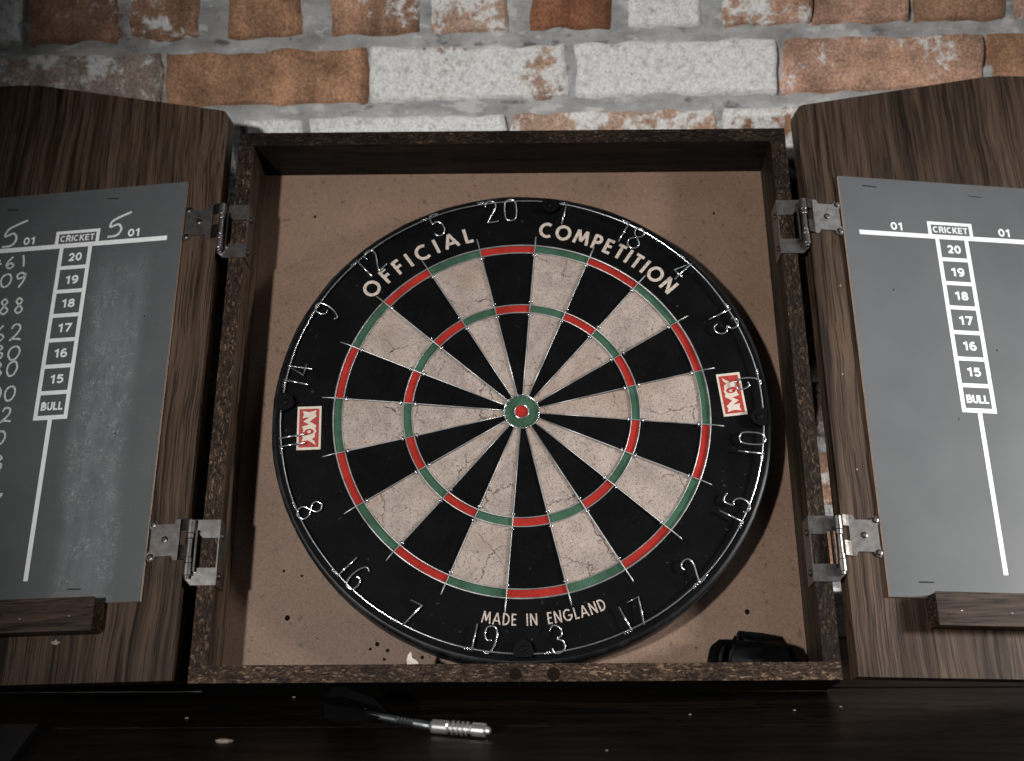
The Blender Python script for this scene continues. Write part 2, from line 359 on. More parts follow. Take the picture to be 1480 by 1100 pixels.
# ------------------------------------------------------------------ brick wall
S = 1.3666; WALLY = 0.187; TILT = math.radians(0.8)
wall = empty('brick_wall', (0, WALLY, 0)); tag(wall, 'old brick wall with patchy whitewash behind the dartboard cabinet', 'wall')
CZ = 28.345 + ZOFF
def wl(a, b, d):             # wall coords mm (right, up from camera height, toward camera) -> local metres
    ca, sa = math.cos(TILT), math.sin(TILT); a0 = 43.0
    x = a0 + (a - a0) * ca - (b - 325) * sa; z = 325 + (a - a0) * sa + (b - 325) * ca
    return (x * MM, -d * MM, (z + CZ) * MM)
def X(px): return (px - 740) / S
def brick(x0, x1, y0, y1, col, wash, seed):
    x0 -= 2.5; x1 += 2.5; y0 -= 2.0; y1 += 4.5; nx = max(8, int((x1 - x0) / 5)); ny = 14; mb = MB(); vs = []
    for j in range(ny + 1):
        for i in range(nx + 1):
            u, v = i / nx, j / ny
            u2 = u; v2 = v
            x = x0 + (x1 - x0) * u2; y = y0 + (y1 - y0) * v2
            e = min((x - x0), (x1 - x), 99); e2 = min((y - y0), (y1 - y), 99)
            q = Vector((x * .02 + seed, y * .02, seed * .37)); n = mnoise.noise(q); nf = mnoise.noise(q * 4)
            x += 4.6 * mnoise.noise(q * 1.7 + Vector((9, 0, 0))) * (1 if e < 6 else .3); y += 4.2 * mnoise.noise(q * 1.9 + Vector((0, 7, 0))) * (1 if e2 < 6 else .3)
            r = 5.0; d = 6.2
            if e < r: d -= 4.0 * (1 - e / r) ** 2
            if e2 < r: d -= 4.0 * (1 - e2 / r) ** 2
            if i in (0, nx) or j in (0, ny): d = -9
            vs.append(wl(x, y, d + 1.2 * n + 1.0 * nf))
    mb.add(vs, [(j * (nx + 1) + i, j * (nx + 1) + i + 1, (j + 1) * (nx + 1) + i + 1, (j + 1) * (nx + 1) + i) for j in range(ny) for i in range(nx)])
    o = mb.build('brick', M['brick'], wall, smooth=True); o.color = (*col, wash); return o
OR = (0.31, 0.17, 0.10); BR = (0.29, 0.165, 0.105); PK = (0.42, 0.25, 0.175); RD = (0.21, 0.088, 0.047); GR = (0.30, 0.235, 0.195); PE = (0.44, 0.29, 0.21)
rows = {
 0: [(-130, 22, GR, .75), (33, 161, BR, .36), (178, 282, BR, .50), (320, 430, OR, .22), (468, 602, BR, .42), (612, 729, PE, .52), (757, 874, RD, .30), (900, 1008, PE, .85), (1036, 1164, PK, .46), (1170, 1303, PK, .34), (1313, 1441, BR, .26), (1451, 1570, PE, .5)],
 1: [(-80, 218, GR, .55), (228, 519, OR, .30), (525, 810, PE, .72), (820, 1111, PE, .88), (1122, 1408, PK, .45), (1420, 1700, OR, .30)],
 2: [(-230, 40, GR, .6), (50, 330, GR, .6), (338, 428, GR, .95), (436, 716, GR, .93), (728, 1022, PE, .50), (1032, 1152, OR, .62), (1162, 1440, GR, .55), (1450, 1720, BR, .5)],
}
TOPB = 353.0; PITCH = 72.5; BH = 57.0; sd = 0
for r in range(-2, 11):
    top = TOPB + PITCH * (1 - r); bot = top - BH
    if r in rows:
        for (p0, p1, cl, w) in rows[r]:
            sd += 1.7; brick(X(p0), X(p1), bot, top, cl, w, sd)
    else:
        x = -760 + (109 if r % 2 else 0) - 30
        while x < 720:
            sd += 1.7; cl = random.choice([BR, GR, (0.17, 0.11, 0.09)]); brick(x, x + 207, bot, top, cl, random.choice([.3, .42, .5]), sd); x += 218
mb = MB(); nx, ny = 330, 170; vs = []
for j in range(ny + 1):
    for i in range(nx + 1):
        a = -780 + 1560 * i / nx; b = -300 + 870 * j / ny
        q = Vector((a * .013, b * .03, 3.3)); deep = 0.0
        for (jp, b0, b1, dd) in ((223, 294, 358, 9), (522, 294, 358, 8), (1116, 294, 345, 5), (27, 368, 430, 9), (170, 375, 430, 8), (722, 222, 284, 7), (1167, 368, 430, 6), (1308, 368, 430, 5), (1414, 320, 358, 6)):
            if abs(a - X(jp)) < 6.5 and b0 < b < b1: deep = dd
        if 360 < b < 366 and a < X(250): deep = 6
        vs.append(wl(a, b, -deep + 1.6 + 2.8 * mnoise.noise(q) + 1.8 * mnoise.noise(q * 3)))
mb.add(vs, [(j * (nx + 1) + i, j * (nx + 1) + i + 1, (j + 1) * (nx + 1) + i + 1, (j + 1) * (nx + 1) + i) for j in range(ny) for i in range(nx)])
mb.build('mortar', M['mortar'], wall, smooth=True)

# ------------------------------------------------------------------ counter
counter = empty('wooden_counter', (0, 0, -0.04)); tag(counter, 'dark stained wooden counter of long boards under the dartboard cabinet', 'counter')
y = -0.47; i = 0
while y < 0.165:
    w = [0.105, 0.118, 0.097, 0.110][i % 4]; y1 = min(y + w, 0.176)
    mb = MB()
    x0, x1 = -0.85, 0.85
    vs = [(x0, y + .0008, 0), (x1, y + .0008, 0), (x1, y1 - .0008, 0), (x0, y1 - .0008, 0)]; vs = vs + [(a, b, 0.04 - (0.0004 if i % 2 else 0)) for a, b, c in vs]
    mb.add(vs, BOXF); mb.build('board', M['counter'], counter, bevel=0.0012)
    y = y1; i += 1

mb = MB(); vs = [(-.85, .160, .0402), (.85, .160, .0402), (.85, .1755, .0402), (-.85, .1755, .0402)]; vs = vs + [(a, b, .086) for a, b, c in vs]
mb.add(vs, BOXF); mb.build('upstand', M['counter'], counter, bevel=0.0015)
# ------------------------------------------------------------------ cabinet
cab = empty('dartboard_cabinet', to_world(0, YBASE, ZBASE), (-LEAN, 0, 0))
tag(cab, 'open brown wooden dartboard cabinet with two scoreboard doors leaning back on the counter', 'cabinet')
XL, XR, YT, YB, ZF, ZK, TH = -275.0, 260.4, 291.2, -241.0, 13.0, -41.0, 14.5
WD, CH = 0, 1
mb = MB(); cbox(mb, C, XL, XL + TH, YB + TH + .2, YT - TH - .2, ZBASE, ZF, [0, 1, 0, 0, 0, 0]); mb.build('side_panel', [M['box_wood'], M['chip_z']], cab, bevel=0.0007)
mb = MB(); cbox(mb, C, XR - TH, XR, YB + TH + .2, YT - TH - .2, ZBASE, ZF, [0, 1, 0, 0, 0, 0]); mb.build('side_panel', [M['box_wood_shaded'], M['chip_dark']], cab, bevel=0.0007)  # right front edge copy: light falloff put into its colour, along with stain
mb = MB(); cbox(mb, C, XL, XR, YT - TH, YT, ZBASE, ZF + .6, [0, 1, 0, 0, 0, 0]); mb.build('top_panel', [M['box_wood_x'], M['chip_top']], cab, bevel=0.0007)  # front edge in a darker chipboard
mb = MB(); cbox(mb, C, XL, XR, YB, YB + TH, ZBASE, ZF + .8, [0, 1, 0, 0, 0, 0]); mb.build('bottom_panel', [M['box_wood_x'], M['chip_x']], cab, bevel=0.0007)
mb = MB(); cbox(mb, C, XL + TH + .2, XR - TH - .2, YB + TH + .2, YT - TH - .2, ZBASE + .2, ZK); back = mb.build('back_panel', M['hardboard'], cab)
def disc(mb, f, x, y, z, r, n=12, ex=1.0, ey=1.0, h=0.0):
    mb.add([f(x, y, z + h)] + [f(x + r * ex * math.cos(2 * math.pi * k / n), y + r * ey * math.sin(2 * math.pi * k / n), z) for k in range(n)], [(0, 1 + k, 1 + (k + 1) % n) for k in range(n)])
for (x, y, r) in [(-206.6, 227.4, 1.8), (194.8, 227.4, 1.6), (-207.4, -176.9, 3.0), (196.8, -173.9, 2.9), (-127.3, -200.3, 2.4), (-118.1, -205.8, 2.0), (-133.2, -204.5, 1.6), (-120.8, -213.5, 1.6), (-213.3, -134.9, 1.5), (-196.9, -139.4, 1.5), (-87.8, -211.9, 2.0), (-170, 100, 1), (205, 70, 1.1), (214, -60, .9), (150, -205, 1.0), (-180, -195, .8)]:
    mb = MB(); disc(mb, C, x, y, ZK + .25, r * .78, 10, 1.0, 1.1); mb.build('nail_hole', M['hole'], back)
for (x, y, zz, r) in [(-6.5, -235.0, ZF + 1.05, 5.0), (24.6, -235.2, ZF + 1.05, 5.5), (-26.3, 284.4, ZF + .85, 5), (4.3, 284.2, ZF + .85, 5)]:
    mb = MB(); disc(mb, C, x, y, zz, r, 14, 1.0, 1.0, .3); mb.build('dowel', M['mark'], cab)

def arc(cx, cy, rx, ry, d0, d1, n=16): return [(cx + rx * math.cos(math.radians(d0 + (d1 - d0) * i / n)), cy + ry * math.sin(math.radians(d0 + (d1 - d0) * i / n))) for i in range(n + 1)]
SIX = [arc(.37, .33, .25, .24, 0, 360, 20)[:-1], [(.12, .34)] + arc(.42, .54, .30, .36, 180, 62, 10)]
GROT = {
 '0': (.78, [arc(.39, .5, .28, .40, 0, 360, 24)[:-1]], (0,)), '1': (.52, [[(.37, 0), (.37, 1)], [(.31, .82), (.06, .74)]], ()),
 '2': (.74, [arc(.36, .64, .25, .26, 172, -38, 12) + [(.13, .1)], [(.06, .1), (.68, .1)]], ()),
 '5': (.74, [[(.64, .9), (.21, .9), (.14, .50)], arc(.36, .36, .27, .26, 138, -148, 14)], ()),
 '6': (.74, SIX, (0,)), '9': (.74, [[(.74 - x, 1 - y) for x, y in p] for p in SIX], (0,)),
 '7': (.70, [[(.04, .9), (.64, .9), (.28, 0)]], ()), '8': (.74, [arc(.37, .71, .21, .19, 0, 360, 18)[:-1], arc(.37, .29, .25, .20, 0, 360, 20)[:-1]], (0, 1)),
 'C': (.80, [arc(.42, .5, .32, .40, 48, 312, 18)], ()), 'R': (.74, [[(.1, 0), (.1, 1)], [(.1, .9), (.42, .9)] + arc(.42, .68, .2, .22, 90, -90, 8) + [(.1, .46)], [(.44, .46), (.66, 0)]], ()),
 'I': (.2, [[(.1, 0), (.1, 1)]], ()), 'K': (.74, [[(.1, 0), (.1, 1)], [(.66, 1), (.14, .38)], [(.30, .56), (.68, 0)]], ()),
 'E': (.66, [[(.1, 0), (.1, 1)], [(.1, .9), (.64, .9)], [(.1, .5), (.58, .5)], [(.1, .1), (.64, .1)]], ()), 'T': (.68, [[(.34, 0), (.34, .9)], [(.0, .9), (.68, .9)]], ()),
 'B': (.74, [[(.1, 0), (.1, 1)], [(.1, .9), (.40, .9)] + arc(.40, .71, .2, .19, 90, -90, 8) + [(.1, .52)], [(.12, .52), (.42, .52)] + arc(.42, .31, .23, .21, 90, -90, 8) + [(.1, .1)]], ()),
 'U': (.74, [[(.1, 1), (.1, .36)] + arc(.37, .36, .27, .27, 180, 360, 12) + [(.64, 1)]], ()), 'L': (.60, [[(.1, 1), (.1, 0)], [(.1, .1), (.60, .1)]], ()),
}
DANG = math.radians(8.0); ZD = 14.0
def door_fn(side):
    x0 = XR + 4.9 if side > 0 else XL - 5.0
    sn, cs = math.sin(DANG), math.cos(DANG)
    def f(u, y, off): return C(x0 + side * (u * cs + off * sn), y, ZD - u * sn + off * cs)
    return f
GLY_PRINT = [('20', 164.0), ('19', 139.5), ('18', 114.5), ('17', 89.0), ('16', 63.0), ('15', 37.0), ('BULL', 10.2)]
TEXT = {}
def make_door(side):
    f = door_fn(side); s = side
    name = 'door'
    prof = [(8.5, -238.5), (278, -238.5), (278, 376.5), (262, 376.2), (231, 374.0), (214, 371.0), (16.5, 319.5), (12.5, 317.5), (9.5, 313), (8.5, 308)]
    mb = MB(); prism(mb, f, prof if s > 0 else prof[::-1], -16.0, 0.0, 0, 0)
    door = mb.build(name, M['door_wood'], cab, bevel=0.0012)
    door['label'] = 'right hand door with a clean unused scoreboard' if s > 0 else 'left hand door with chalked scores on its scoreboard'
    mb = MB(); u0, u1 = 42.5, 256.5
    r = [(u0, -172.5), (u1, -172.5), (u1, 237.5), (u0, 237.5)]
    prism(mb, f, r if s > 0 else r[::-1], 0.3, 3.4, 0, 1)
    sb = mb.build('scoreboard', [M['board_clean'] if s > 0 else M['board_used'], M['raw_edge']], door)
    # tray
    mb = MB(); t = [(75, -198.5), (224, -198.5), (224, -170.5), (75, -170.5)]
    prism(mb, f, t if s > 0 else t[::-1], 0.2, 19.0, 0, 0)
    for p in range(2, 6): pass
    tr = mb.build('chalk_tray', [M['tray_wood'], M['chip_x']], door, bevel=0.002)
    for p in tr.data.polygons:
        c = p.center
        if abs(p.normal.x) > 0.9: p.material_index = 1
    # printed grid: flat ink just above the board
    PZ = 3.4 + 0.12
    def pf(u, y, z): return f(150 + (u - 150) * s if s < 0 else u, y, z)
    mb = MB()
    def rect(x0, x1, y0, y1, z=PZ):
        vs = [f(a, b, z) for a, b in ((x0, y0), (x1, y0), (x1, y1), (x0, y1))]
        mb.add(vs, [(0, 1, 2, 3) if s > 0 else (3, 2, 1, 0)])
    LW = 4.6
    c0 = 149.0; hw = 16.6
    rect(57, 241, 174.4, 179.2)                                   # score line
    rect(c0 - 22.6, c0 - 19.2, 179.2, 193.2); rect(c0 + 19.2, c0 + 22.6, 179.2, 193.2); rect(c0 - 19.2, c0 + 19.2, 189.9, 193.2)
    ys = [152.7, 127.4, 102.0, 76.5, 49.9, 23.5]
    rect(c0 - hw, c0 - hw + LW - .7, -3.0, 174.4); rect(c0 + hw - LW + .7, c0 + hw, -3.0, 174.4)
    for yy in ys: rect(c0 - hw + LW - .7, c0 + hw - LW + .7, yy - 2.0, yy + 2.0)
    rect(c0 - hw + LW - .7, c0 + hw - LW + .7, -3.0, 1.2)
    rect(c0 - 2.1, c0 + 2.1, -151.5, -3.0)
    mb.build('printed_grid', M['print_white'], door)
    def put(txt, u, y, h, w, st):
        tot = sum(GROT[c][0] for c in txt) + .12 * (len(txt) - 1); kx = w / tot; x = -w / 2; m2 = MB()
        for ch in txt:
            for q, p in enumerate(GROT[ch][1]):
                pts = [(u + s * (x + px * kx), y - h / 2 + py * h) for px, py in p]
                ribbon(m2, f, pts if s > 0 else pts[::-1], st, PZ + .03 * q, q in GROT[ch][2])
            x += (GROT[ch][0] + .12) * kx
        m2.build('printed_text', M['print_white'], door)
    put('CRICKET', c0, 184.7, 6.8, 35.0, 1.25)
    for txt, yy in GLY_PRINT: put(txt, c0 + (0.8 * s if txt != 'BULL' else 0), yy, 8.8 if txt != 'BULL' else 8.0, 13.4 if txt != 'BULL' else 21.0, 1.9 if txt != 'BULL' else 1.65)
    for uu in ((95.0, 204.0) if s > 0 else (91.5, 199.0)): put('01', uu, 185.6, 8.4, 11.8, 1.75)
    for (uu, yy) in ([(83, 117), (128, -10), (196, -32), (176, 60)] if s > 0 else [(70, 95), (84, -20)]):
        m2 = MB(); disc(m2, f, uu, yy, PZ, 1.0, 7, .7, 1.0); m2.build('nick', M['hole'], door)
    # staples
    for (u, y, w, an) in ([(73.5, 228.1, 13, -.05), (180.8, 224.4, 12, -.05), (76.5, -159.5, 12, .0)] if s > 0 else [(117.5, 225.3, 11, .08), (222, 222, 11, .1), (103.1, -160.1, 12, .03)]):
        m2 = MB(); tube(m2, [f(u - w / 2, y - w / 2 * an, 3.2), f(u - w / 2, y - w / 2 * an, 4.0), f(u + w / 2, y + w / 2 * an, 4.0), f(u + w / 2, y + w / 2 * an, 3.2)], 0.55 * MM, 5)
        m2.build('staple', M['screw'] if s > 0 else M['steel'], door)
    # small pins on the tray
    for (u, y) in [(96, -186), (140, -187)]:
        m2 = MB(); disc(m2, f, u, y, 19.15, 0.9, 8, 1, 1, .5); m2.build('tray_pin', M['wire'], door)
    return door, f
doorR, fR = make_door(1); doorL, fL = make_door(-1)
# pale splinter mark on the lower left door
mb = MB(); star = [(110.5, -204.2), (113.5, -203.4), (115.2, -201.2), (116.2, -203.2), (119.5, -203.6), (118.2, -205.4), (114.2, -206.4), (112.4, -205.2)]
prism(mb, fL, star, 0.05, 0.5); mb.build('chipped_spot', M['crumb'], doorL)
for (u, y) in [(28, -60), (33, 120), (25, 30)]:
    mb = MB(); disc(mb, fR, u, y, 0.2, 0.8, 7, .6, 1.3); mb.build('chipped_spot', M['crumb'], doorR)

# chalk handwriting on the left scoreboard. Reading right there means u decreasing.
CHALK = {
 '0': [[(.5, 1), (.15, .8), (.05, .4), (.3, .02), (.7, .1), (.92, .55), (.75, .92), (.42, .98)]],
 '1': [[(.35, 1.0), (.5, .5), (.55, 0)]],
 '2': [[(.1, .75), (.3, 1), (.7, .95), (.75, .65), (.45, .3), (.1, .04), (.35, .12), (.95, .05)]],
 '3': [[(.1, .95), (.5, 1), (.75, .8), (.35, .55), (.8, .4), (.75, .1), (.4, 0), (.05, .12)]],
 '4': [[(.35, 1), (.1, .5), (.9, .48)], [(.7, .85), (.55, 0)]],
 '5': [[(1.25, 1.22), (.35, .86), (.2, .52), (.62, .62), (.8, .35), (.6, .05), (.1, .0)]],
 '6': [[(.65, 1), (.25, .6), (.15, .2), (.5, 0), (.8, .25), (.5, .45), (.2, .25)]],
 '8': [[(.7, .8), (.45, 1), (.2, .8), (.5, .52), (.8, .25), (.5, 0), (.2, .2), (.45, .5), (.72, .82)]],
 '9': [[(.85, .8), (.5, 1), (.15, .8), (.3, .55), (.8, .72), (.85, .85), (.75, .4), (.4, -.15)]],
 '7': [[(.1, .9), (.9, 1), (.5, .4), (.35, 0)]],
}
def chalk_digit(ch, u_left, y, w, h, wd=1.5):
    """u_left is the edge towards the frame's left (larger u)"""
    mb = MB()
    for q, st in enumerate(CHALK[ch]):
        pts = [(u_left - x * w, y + v * h) for x, v in smooth_path(st, 6)]
        ribbon(mb, lambda a, b, z: fL(a, b, z), pts[::-1], wd, 3.4 + 0.14 + 0.03 * q)
    mb.build('chalk_digit', M['chalk'], doorL)
chalk_digit('5', 120, 183.0, 19, 21, 2.3); chalk_digit('5', 229, 181, 20, 23, 2.3)
lines = [('461', 157, 12.5, 14, 192), ('409', 137, 14, 15, 192), ('188', 107, 16, 15, 189), ('162', 79.5, 16.5, 16, 187), ('130', 60, 14, 16, 185.5), ('80', 43.5, 15, 14, 186), ('100', 18, 14.5, 14, 184), ('12', -2, 14, 14, 184), ('40', -24, 13, 14, 186.5), ('13', -50, 14, 13, 185), ('7', -81, 9, 12, 181)]
for txt, y, h, w, ur in lines:
    u = ur + w * len(txt)
    for i, ch in enumerate(txt):
        if u > 255.0: u -= w; continue
        chalk_digit(ch, u, y + random.uniform(-1, 1), w * (.8 if ch != '1' else .7), h, 1.9); u -= w

# hinges
def make_hinge(side, ytop):
    xi = XL + TH if side < 0 else XR - TH                       # inner face of the side panel
    o = -1 if side < 0 else 1                                   # outward direction
    f = door_fn(side)
    mb = MB(); zt = ZF + 0.2
    def tab(y0, y1, cham):
        pts = [(xi, y1), (xi, y0), (xi + o * 20, y0), (xi + o * 26, y0 + 6), (xi + o * 26, y1)] if cham else [(xi, y1), (xi, y0), (xi + o * 13, y0), (xi + o * 16, y0 + 3), (xi + o * 21, y0 + 3), (xi + o * 24, y1)]
        if o > 0: pts = pts
        else: pts = pts[::-1]
        prism(mb, C, pts, zt, zt + 1.6)
    tab(ytop - 16, ytop, False); tab(ytop - 57, ytop - 42, True)
    xa, xb = (xi, xi + 1.2) if side < 0 else (xi - 1.2, xi)
    cbox(mb, C, xa + (-o) * 0.1, xb + (-o) * 0.1, ytop - 57, ytop, ZF - 20, zt + 1.6)
    h = mb.build('hinge', M['steel'], cab, bevel=0.0004)
    for yy in (ytop - 13, ytop - 48):
        m2 = MB(); xs = xa - o * .1 if side < 0 else xb - o * .1
        xs = xi - o * 1.4
        tube(m2, [C(xs, yy, ZF - 7), C(xs - o * 1.6, yy, ZF - 7)], [3.2 * MM, 2.2 * MM], 10); m2.build('screw', M['screw'], h, smooth=False)
    xb_ = xi + o * 23.0; zb_ = zt + 5.0
    m2 = MB()
    for (a, b, r) in [(1.5, 13, 3.6), (13.3, 17.5, 3.3), (17.8, 34, 2.5), (34.3, 39, 3.3), (39.3, 49.5, 3.6), (49.5, 52, 2.4)]:
        tube(m2, [C(xb_, ytop - a, zb_), C(xb_, ytop - b, zb_)], r * MM, 14)
    m2.build('barrel', M['steel'], h, smooth=False, bevel=0.0003)
    m2 = MB()
    cbox(m2, C, min(xb_ - o * 6.2, xb_ - o * 4.6), max(xb_ - o * 6.2, xb_ - o * 4.6), ytop - 46, ytop - 10, zt, zt + 5.5); m2.build('spring_plate', M['screw'], h)
    # leaf on the door
    yt = ytop - 3; yb = yt - 28
    pts = [(14, yb - 4), (18, yb - 4), (20, yb), (34, yb), (36, yb - 3.5), (40, yb - 4.5), (42.0, yb - 2), (42.0, yb + 2), (40, yb + 5), (40, yt - 5), (42.0, yt - 2), (42.0, yt + 2), (39.5, yt + 3.5), (36, yt + 3), (34, yt), (20, yt), (18, yt + 4), (14, yt + 4)]
    m2 = MB(); prism(m2, f, pts if side > 0 else pts[::-1], 0.15, 1.7); m2.build('door_leaf', M['steel'], h, bevel=0.0004)
    # curled strip from the leaf round to the barrel
    m2 = MB()
    prof = [(14.2, 1.1), (11.0, 2.6), (8.0, 3.2), (5.0, 2.0), (3.5, -1.0)]
    def strip(y0, y1):
        vs = []
        for (u, w) in prof: vs += [f(u, y0, w + .7), f(u, y1, w + .7), f(u, y1, w - .7), f(u, y0, w - .7)]
        fs = []
        for i in range(len(prof) - 1):
            for k in range(4): fs.append((i * 4 + k, i * 4 + (k + 1) % 4, i * 4 + 4 + (k + 1) % 4, i * 4 + 4 + k))
        fs += [(0, 1, 2, 3), tuple(len(vs) - 4 + k for k in (3, 2, 1, 0))]
        m2.add(vs, fs)
    strip(yt - 6, yt + 3.8); strip(yb - 3.8, yb + 7); strip(yb + 7.2, yb + 9)
    m2.build('knuckle', M['screw'], h)  # knuckle and spring plate darkened; shade of the gap put into their colour
    for (u, yy) in [(27, (yt + yb) / 2 + .5), (38.4, yt + .3), (38.4, yb - .6)]:
        m2 = MB(); tube(m2, [f(u, yy, 1.75), f(u, yy, 2.5), f(u, yy, 2.9)], [3.0 * MM, 2.7 * MM, 1.5 * MM], 12); sc = m2.build('screw', M['screw'], h)
    return h
for side in (-1, 1):
    for yt in (209.0, -103.0): make_hinge(side, yt)

# ------------------------------------------------------------------ dartboard
db = empty('dartboard', to_world(0, 0, -38.0), (-LEAN, 0, 0)); tag(db, 'round bristle dartboard with cream and black wedges and wire numbers', 'dartboard')
ROLL = -4.2
def pt(r, deg, z=0.0):
    a = math.radians(deg); return B(r * math.sin(a), r * math.cos(a), z)
# rim and core
mb = MB(); n = 96; prof = [(0, -37.9), (221, -37.9), (225.5, -35), (226.3, -20), (226.0, -3.5), (224.6, -1.2), (221.5, -0.9), (0, -0.9)]
vs = [];
for k in range(n):
    for (r, z) in prof[1:-1]:
        rr = r + (0.7 * mnoise.noise(Vector((math.cos(k / n * 6.283) * 9, math.sin(k / n * 6.283) * 9, z * .1))) if r > 222 else 0)
        vs.append(pt(rr, 360 * k / n, z))
m_ = len(prof) - 2; c0 = len(vs); vs += [pt(0, 0, -37.9), pt(0, 0, -0.9)]
fs = []
for k in range(n):
    k2 = (k + 1) % n
    for j in range(m_ - 1): fs.append((k * m_ + j, k * m_ + j + 1, k2 * m_ + j + 1, k2 * m_ + j))
    fs.append((c0, k * m_, k2 * m_)); fs.append((c0 + 1, k2 * m_ + m_ - 1, k * m_ + m_ - 1))
mb.add(vs, fs); mb.build('rim', M['rim'], db, smooth=True)
def ring_piece(name, r0, r1, a0, a1, mat, z1=0.0, z0=-0.85, nseg=None):
    nseg = nseg or max(2, int(abs(a1 - a0) / 3)); mb = MB(); vs = []
    for i in range(nseg + 1):
        a = a0 + (a1 - a0) * i / nseg
        for (r, z) in ((r0, z0), (r0, z1), (r1, z1), (r1, z0)): vs.append(pt(r, a, z))
    fs = []
    for i in range(nseg):
        p = i * 4; q = p + 4
        fs += [(p, q, q + 1, p + 1), (p + 1, q + 1, q + 2, p + 2), (p + 2, q + 2, q + 3, p + 3)]
    fs += [(0, 1, 2, 3), (nseg * 4 + 3, nseg * 4 + 2, nseg * 4 + 1, nseg * 4)]
    mb.add(vs, fs); return mb.build(name, mat, db)
NUM = [20, 1, 18, 4, 13, 6, 10, 15, 2, 17, 3, 19, 7, 16, 8, 11, 14, 9, 12, 5]
g = 0.15
for i in range(20):
    a0 = ROLL + 18 * i - 9; a1 = a0 + 18; blk = i % 2 == 0
    W1 = M['sis_black'] if blk else M['sis_white']; W2 = M['sis_red'] if blk else M['sis_green']
    def seg(nm, r0, r1, mt):
        d0 = math.degrees(g / max(r0, 20)); ring_piece(nm, r0 + g, r1 - g, a0 + d0, a1 - d0, mt, z1=random.uniform(-0.12, 0.1), nseg=6)
    seg('inner_wedge', 15.9, 99, W1); seg('triple_segment', 99, 107, W2); seg('outer_wedge', 107, 162, W1); seg('double_segment', 162, 170, W2)
ring_piece('outer_bull', 6.6, 15.6, 0, 360, M['sis_green'], nseg=40)
mb = MB(); disc(mb, B, 0, 0, -.05, 6.1, 32, 1, 1, .1); mb.build('bullseye', M['sis_red'], db)
ring_piece('number_band', 170.3, 222.3, 0, 360, M['band'], nseg=120)

# spider wires
for i in range(20):
    a = ROLL + 18 * i + 9; a2 = a + random.uniform(-.15, .15)
    mb = MB(); e = 181.5 + random.uniform(-2, 1.5)
    tube(mb, [pt(14.2, a, .5), pt(60, a2, .95), pt(120, a2, 1.0), pt(168, a, 1.3), pt(173, a, 1.6), pt(e - 1, a, .6), pt(e, a, -.4)], 0.62 * MM, 6); mb.build('spoke_wire', M['spider'], db, smooth=True)
for r, z, w in [(170, 1.0, .8), (162, .75, .6), (107, .75, .6), (99, .75, .6), (15.9, .8, .75), (6.4, .8, .75)]:
    mb = MB(); n = 120 if r > 50 else 40; tube(mb, [pt(r, 360 * k / n, z) for k in range(n)], w * MM, 6, closed=True); mb.build('ring_wire', M['wire'] if r < 20 else M['spider'], db, smooth=True)
mb = MB()
for i in range(20):
    a = ROLL + 18 * i + 9
    for r in (159.3, 109.8, 96.3):
        w = math.degrees(2.0 / r)
        tube(mb, [pt(r, a - w, .2), pt(r, a - w * .6, 2.0), pt(r, a + w * .6, 2.0), pt(r, a + w, .2)], 0.8 * MM, 5)
    w = 3.2; tube(mb, [pt(16.0, a - w, 1.1), pt(16.3, a, 1.5), pt(16.0, a + w, 1.1)], 0.75 * MM, 5)
st = mb.build('wire_staples', M['wire'], db, smooth=True); st['kind'] = 'stuff'

# number ring
NROT = -5.2; RN = 217.0
gaps = [8.0, -87.5, 92.3, 180.0]
mb = MB(); npt = 160; tube(mb, [pt(RN + .8 * mnoise.noise(Vector((k * .15, 0, 0))), 360 * k / npt, 4.0) for k in range(npt)], 0.72 * MM, 6, closed=True); mb.build('number_ring', M['wire'], db, smooth=True)
DIG = {
 '0': ([(.5, 1), (.18, .92), (.06, .7), (.06, .3), (.18, .08), (.5, 0), (.82, .08), (.94, .3), (.94, .7), (.82, .92), (.5, 1)], True),
 '1': ([(.5, 1), (.5, 0)], False),
 '2': ([(.08, .72), (.12, .92), (.45, 1.0), (.82, .92), (.85, .68), (.45, .32), (.18, .06), (.2, 0), (.95, .02)], True),
 '3': ([(.08, .82), (.25, .98), (.55, 1.0), (.85, .85), (.82, .62), (.5, .52), (.88, .4), (.9, .15), (.55, 0), (.2, .03), (.06, .2)], True),
 '4': ([(.95, .28), (.05, .28), (.62, 1.0), (.62, 0)], False),
 '5': ([(.9, 1), (.28, 1), (.24, .62), (.55, .66), (.88, .5), (.9, .2), (.55, 0), (.2, .04), (.06, .18)], True),
 '6': ([(.8, .95), (.5, 1.0), (.2, .75), (.08, .35), (.2, .06), (.5, 0), (.82, .08), (.9, .32), (.7, .52), (.4, .5)], True),
 '7': ([(.06, 1), (.92, 1), (.4, 0)], False),
 '8': ([(.5, .54), (.2, .68), (.16, .86), (.5, 1), (.84, .86), (.8, .68), (.5, .54), (.12, .36), (.1, .14), (.5, 0), (.9, .14), (.88, .36), (.5, .54)], True),
 '9': ([(.2, .05), (.5, 0), (.8, .25), (.92, .65), (.8, .94), (.5, 1), (.18, .92), (.1, .68), (.3, .48), (.6, .5)], True),
}
DOWN = {10, 15, 2, 17, 3, 19, 7, 16, 8}
NANG = [-5.1, 11.9, 31.2, 47.4, 65.6, 83.1, 99.0, 116.3, 135.3, 152.9, 172.1, -171.2, -152.6, -136.0, -116.3, -97.6, -79.4, -61.0, -43.0, -22.7]
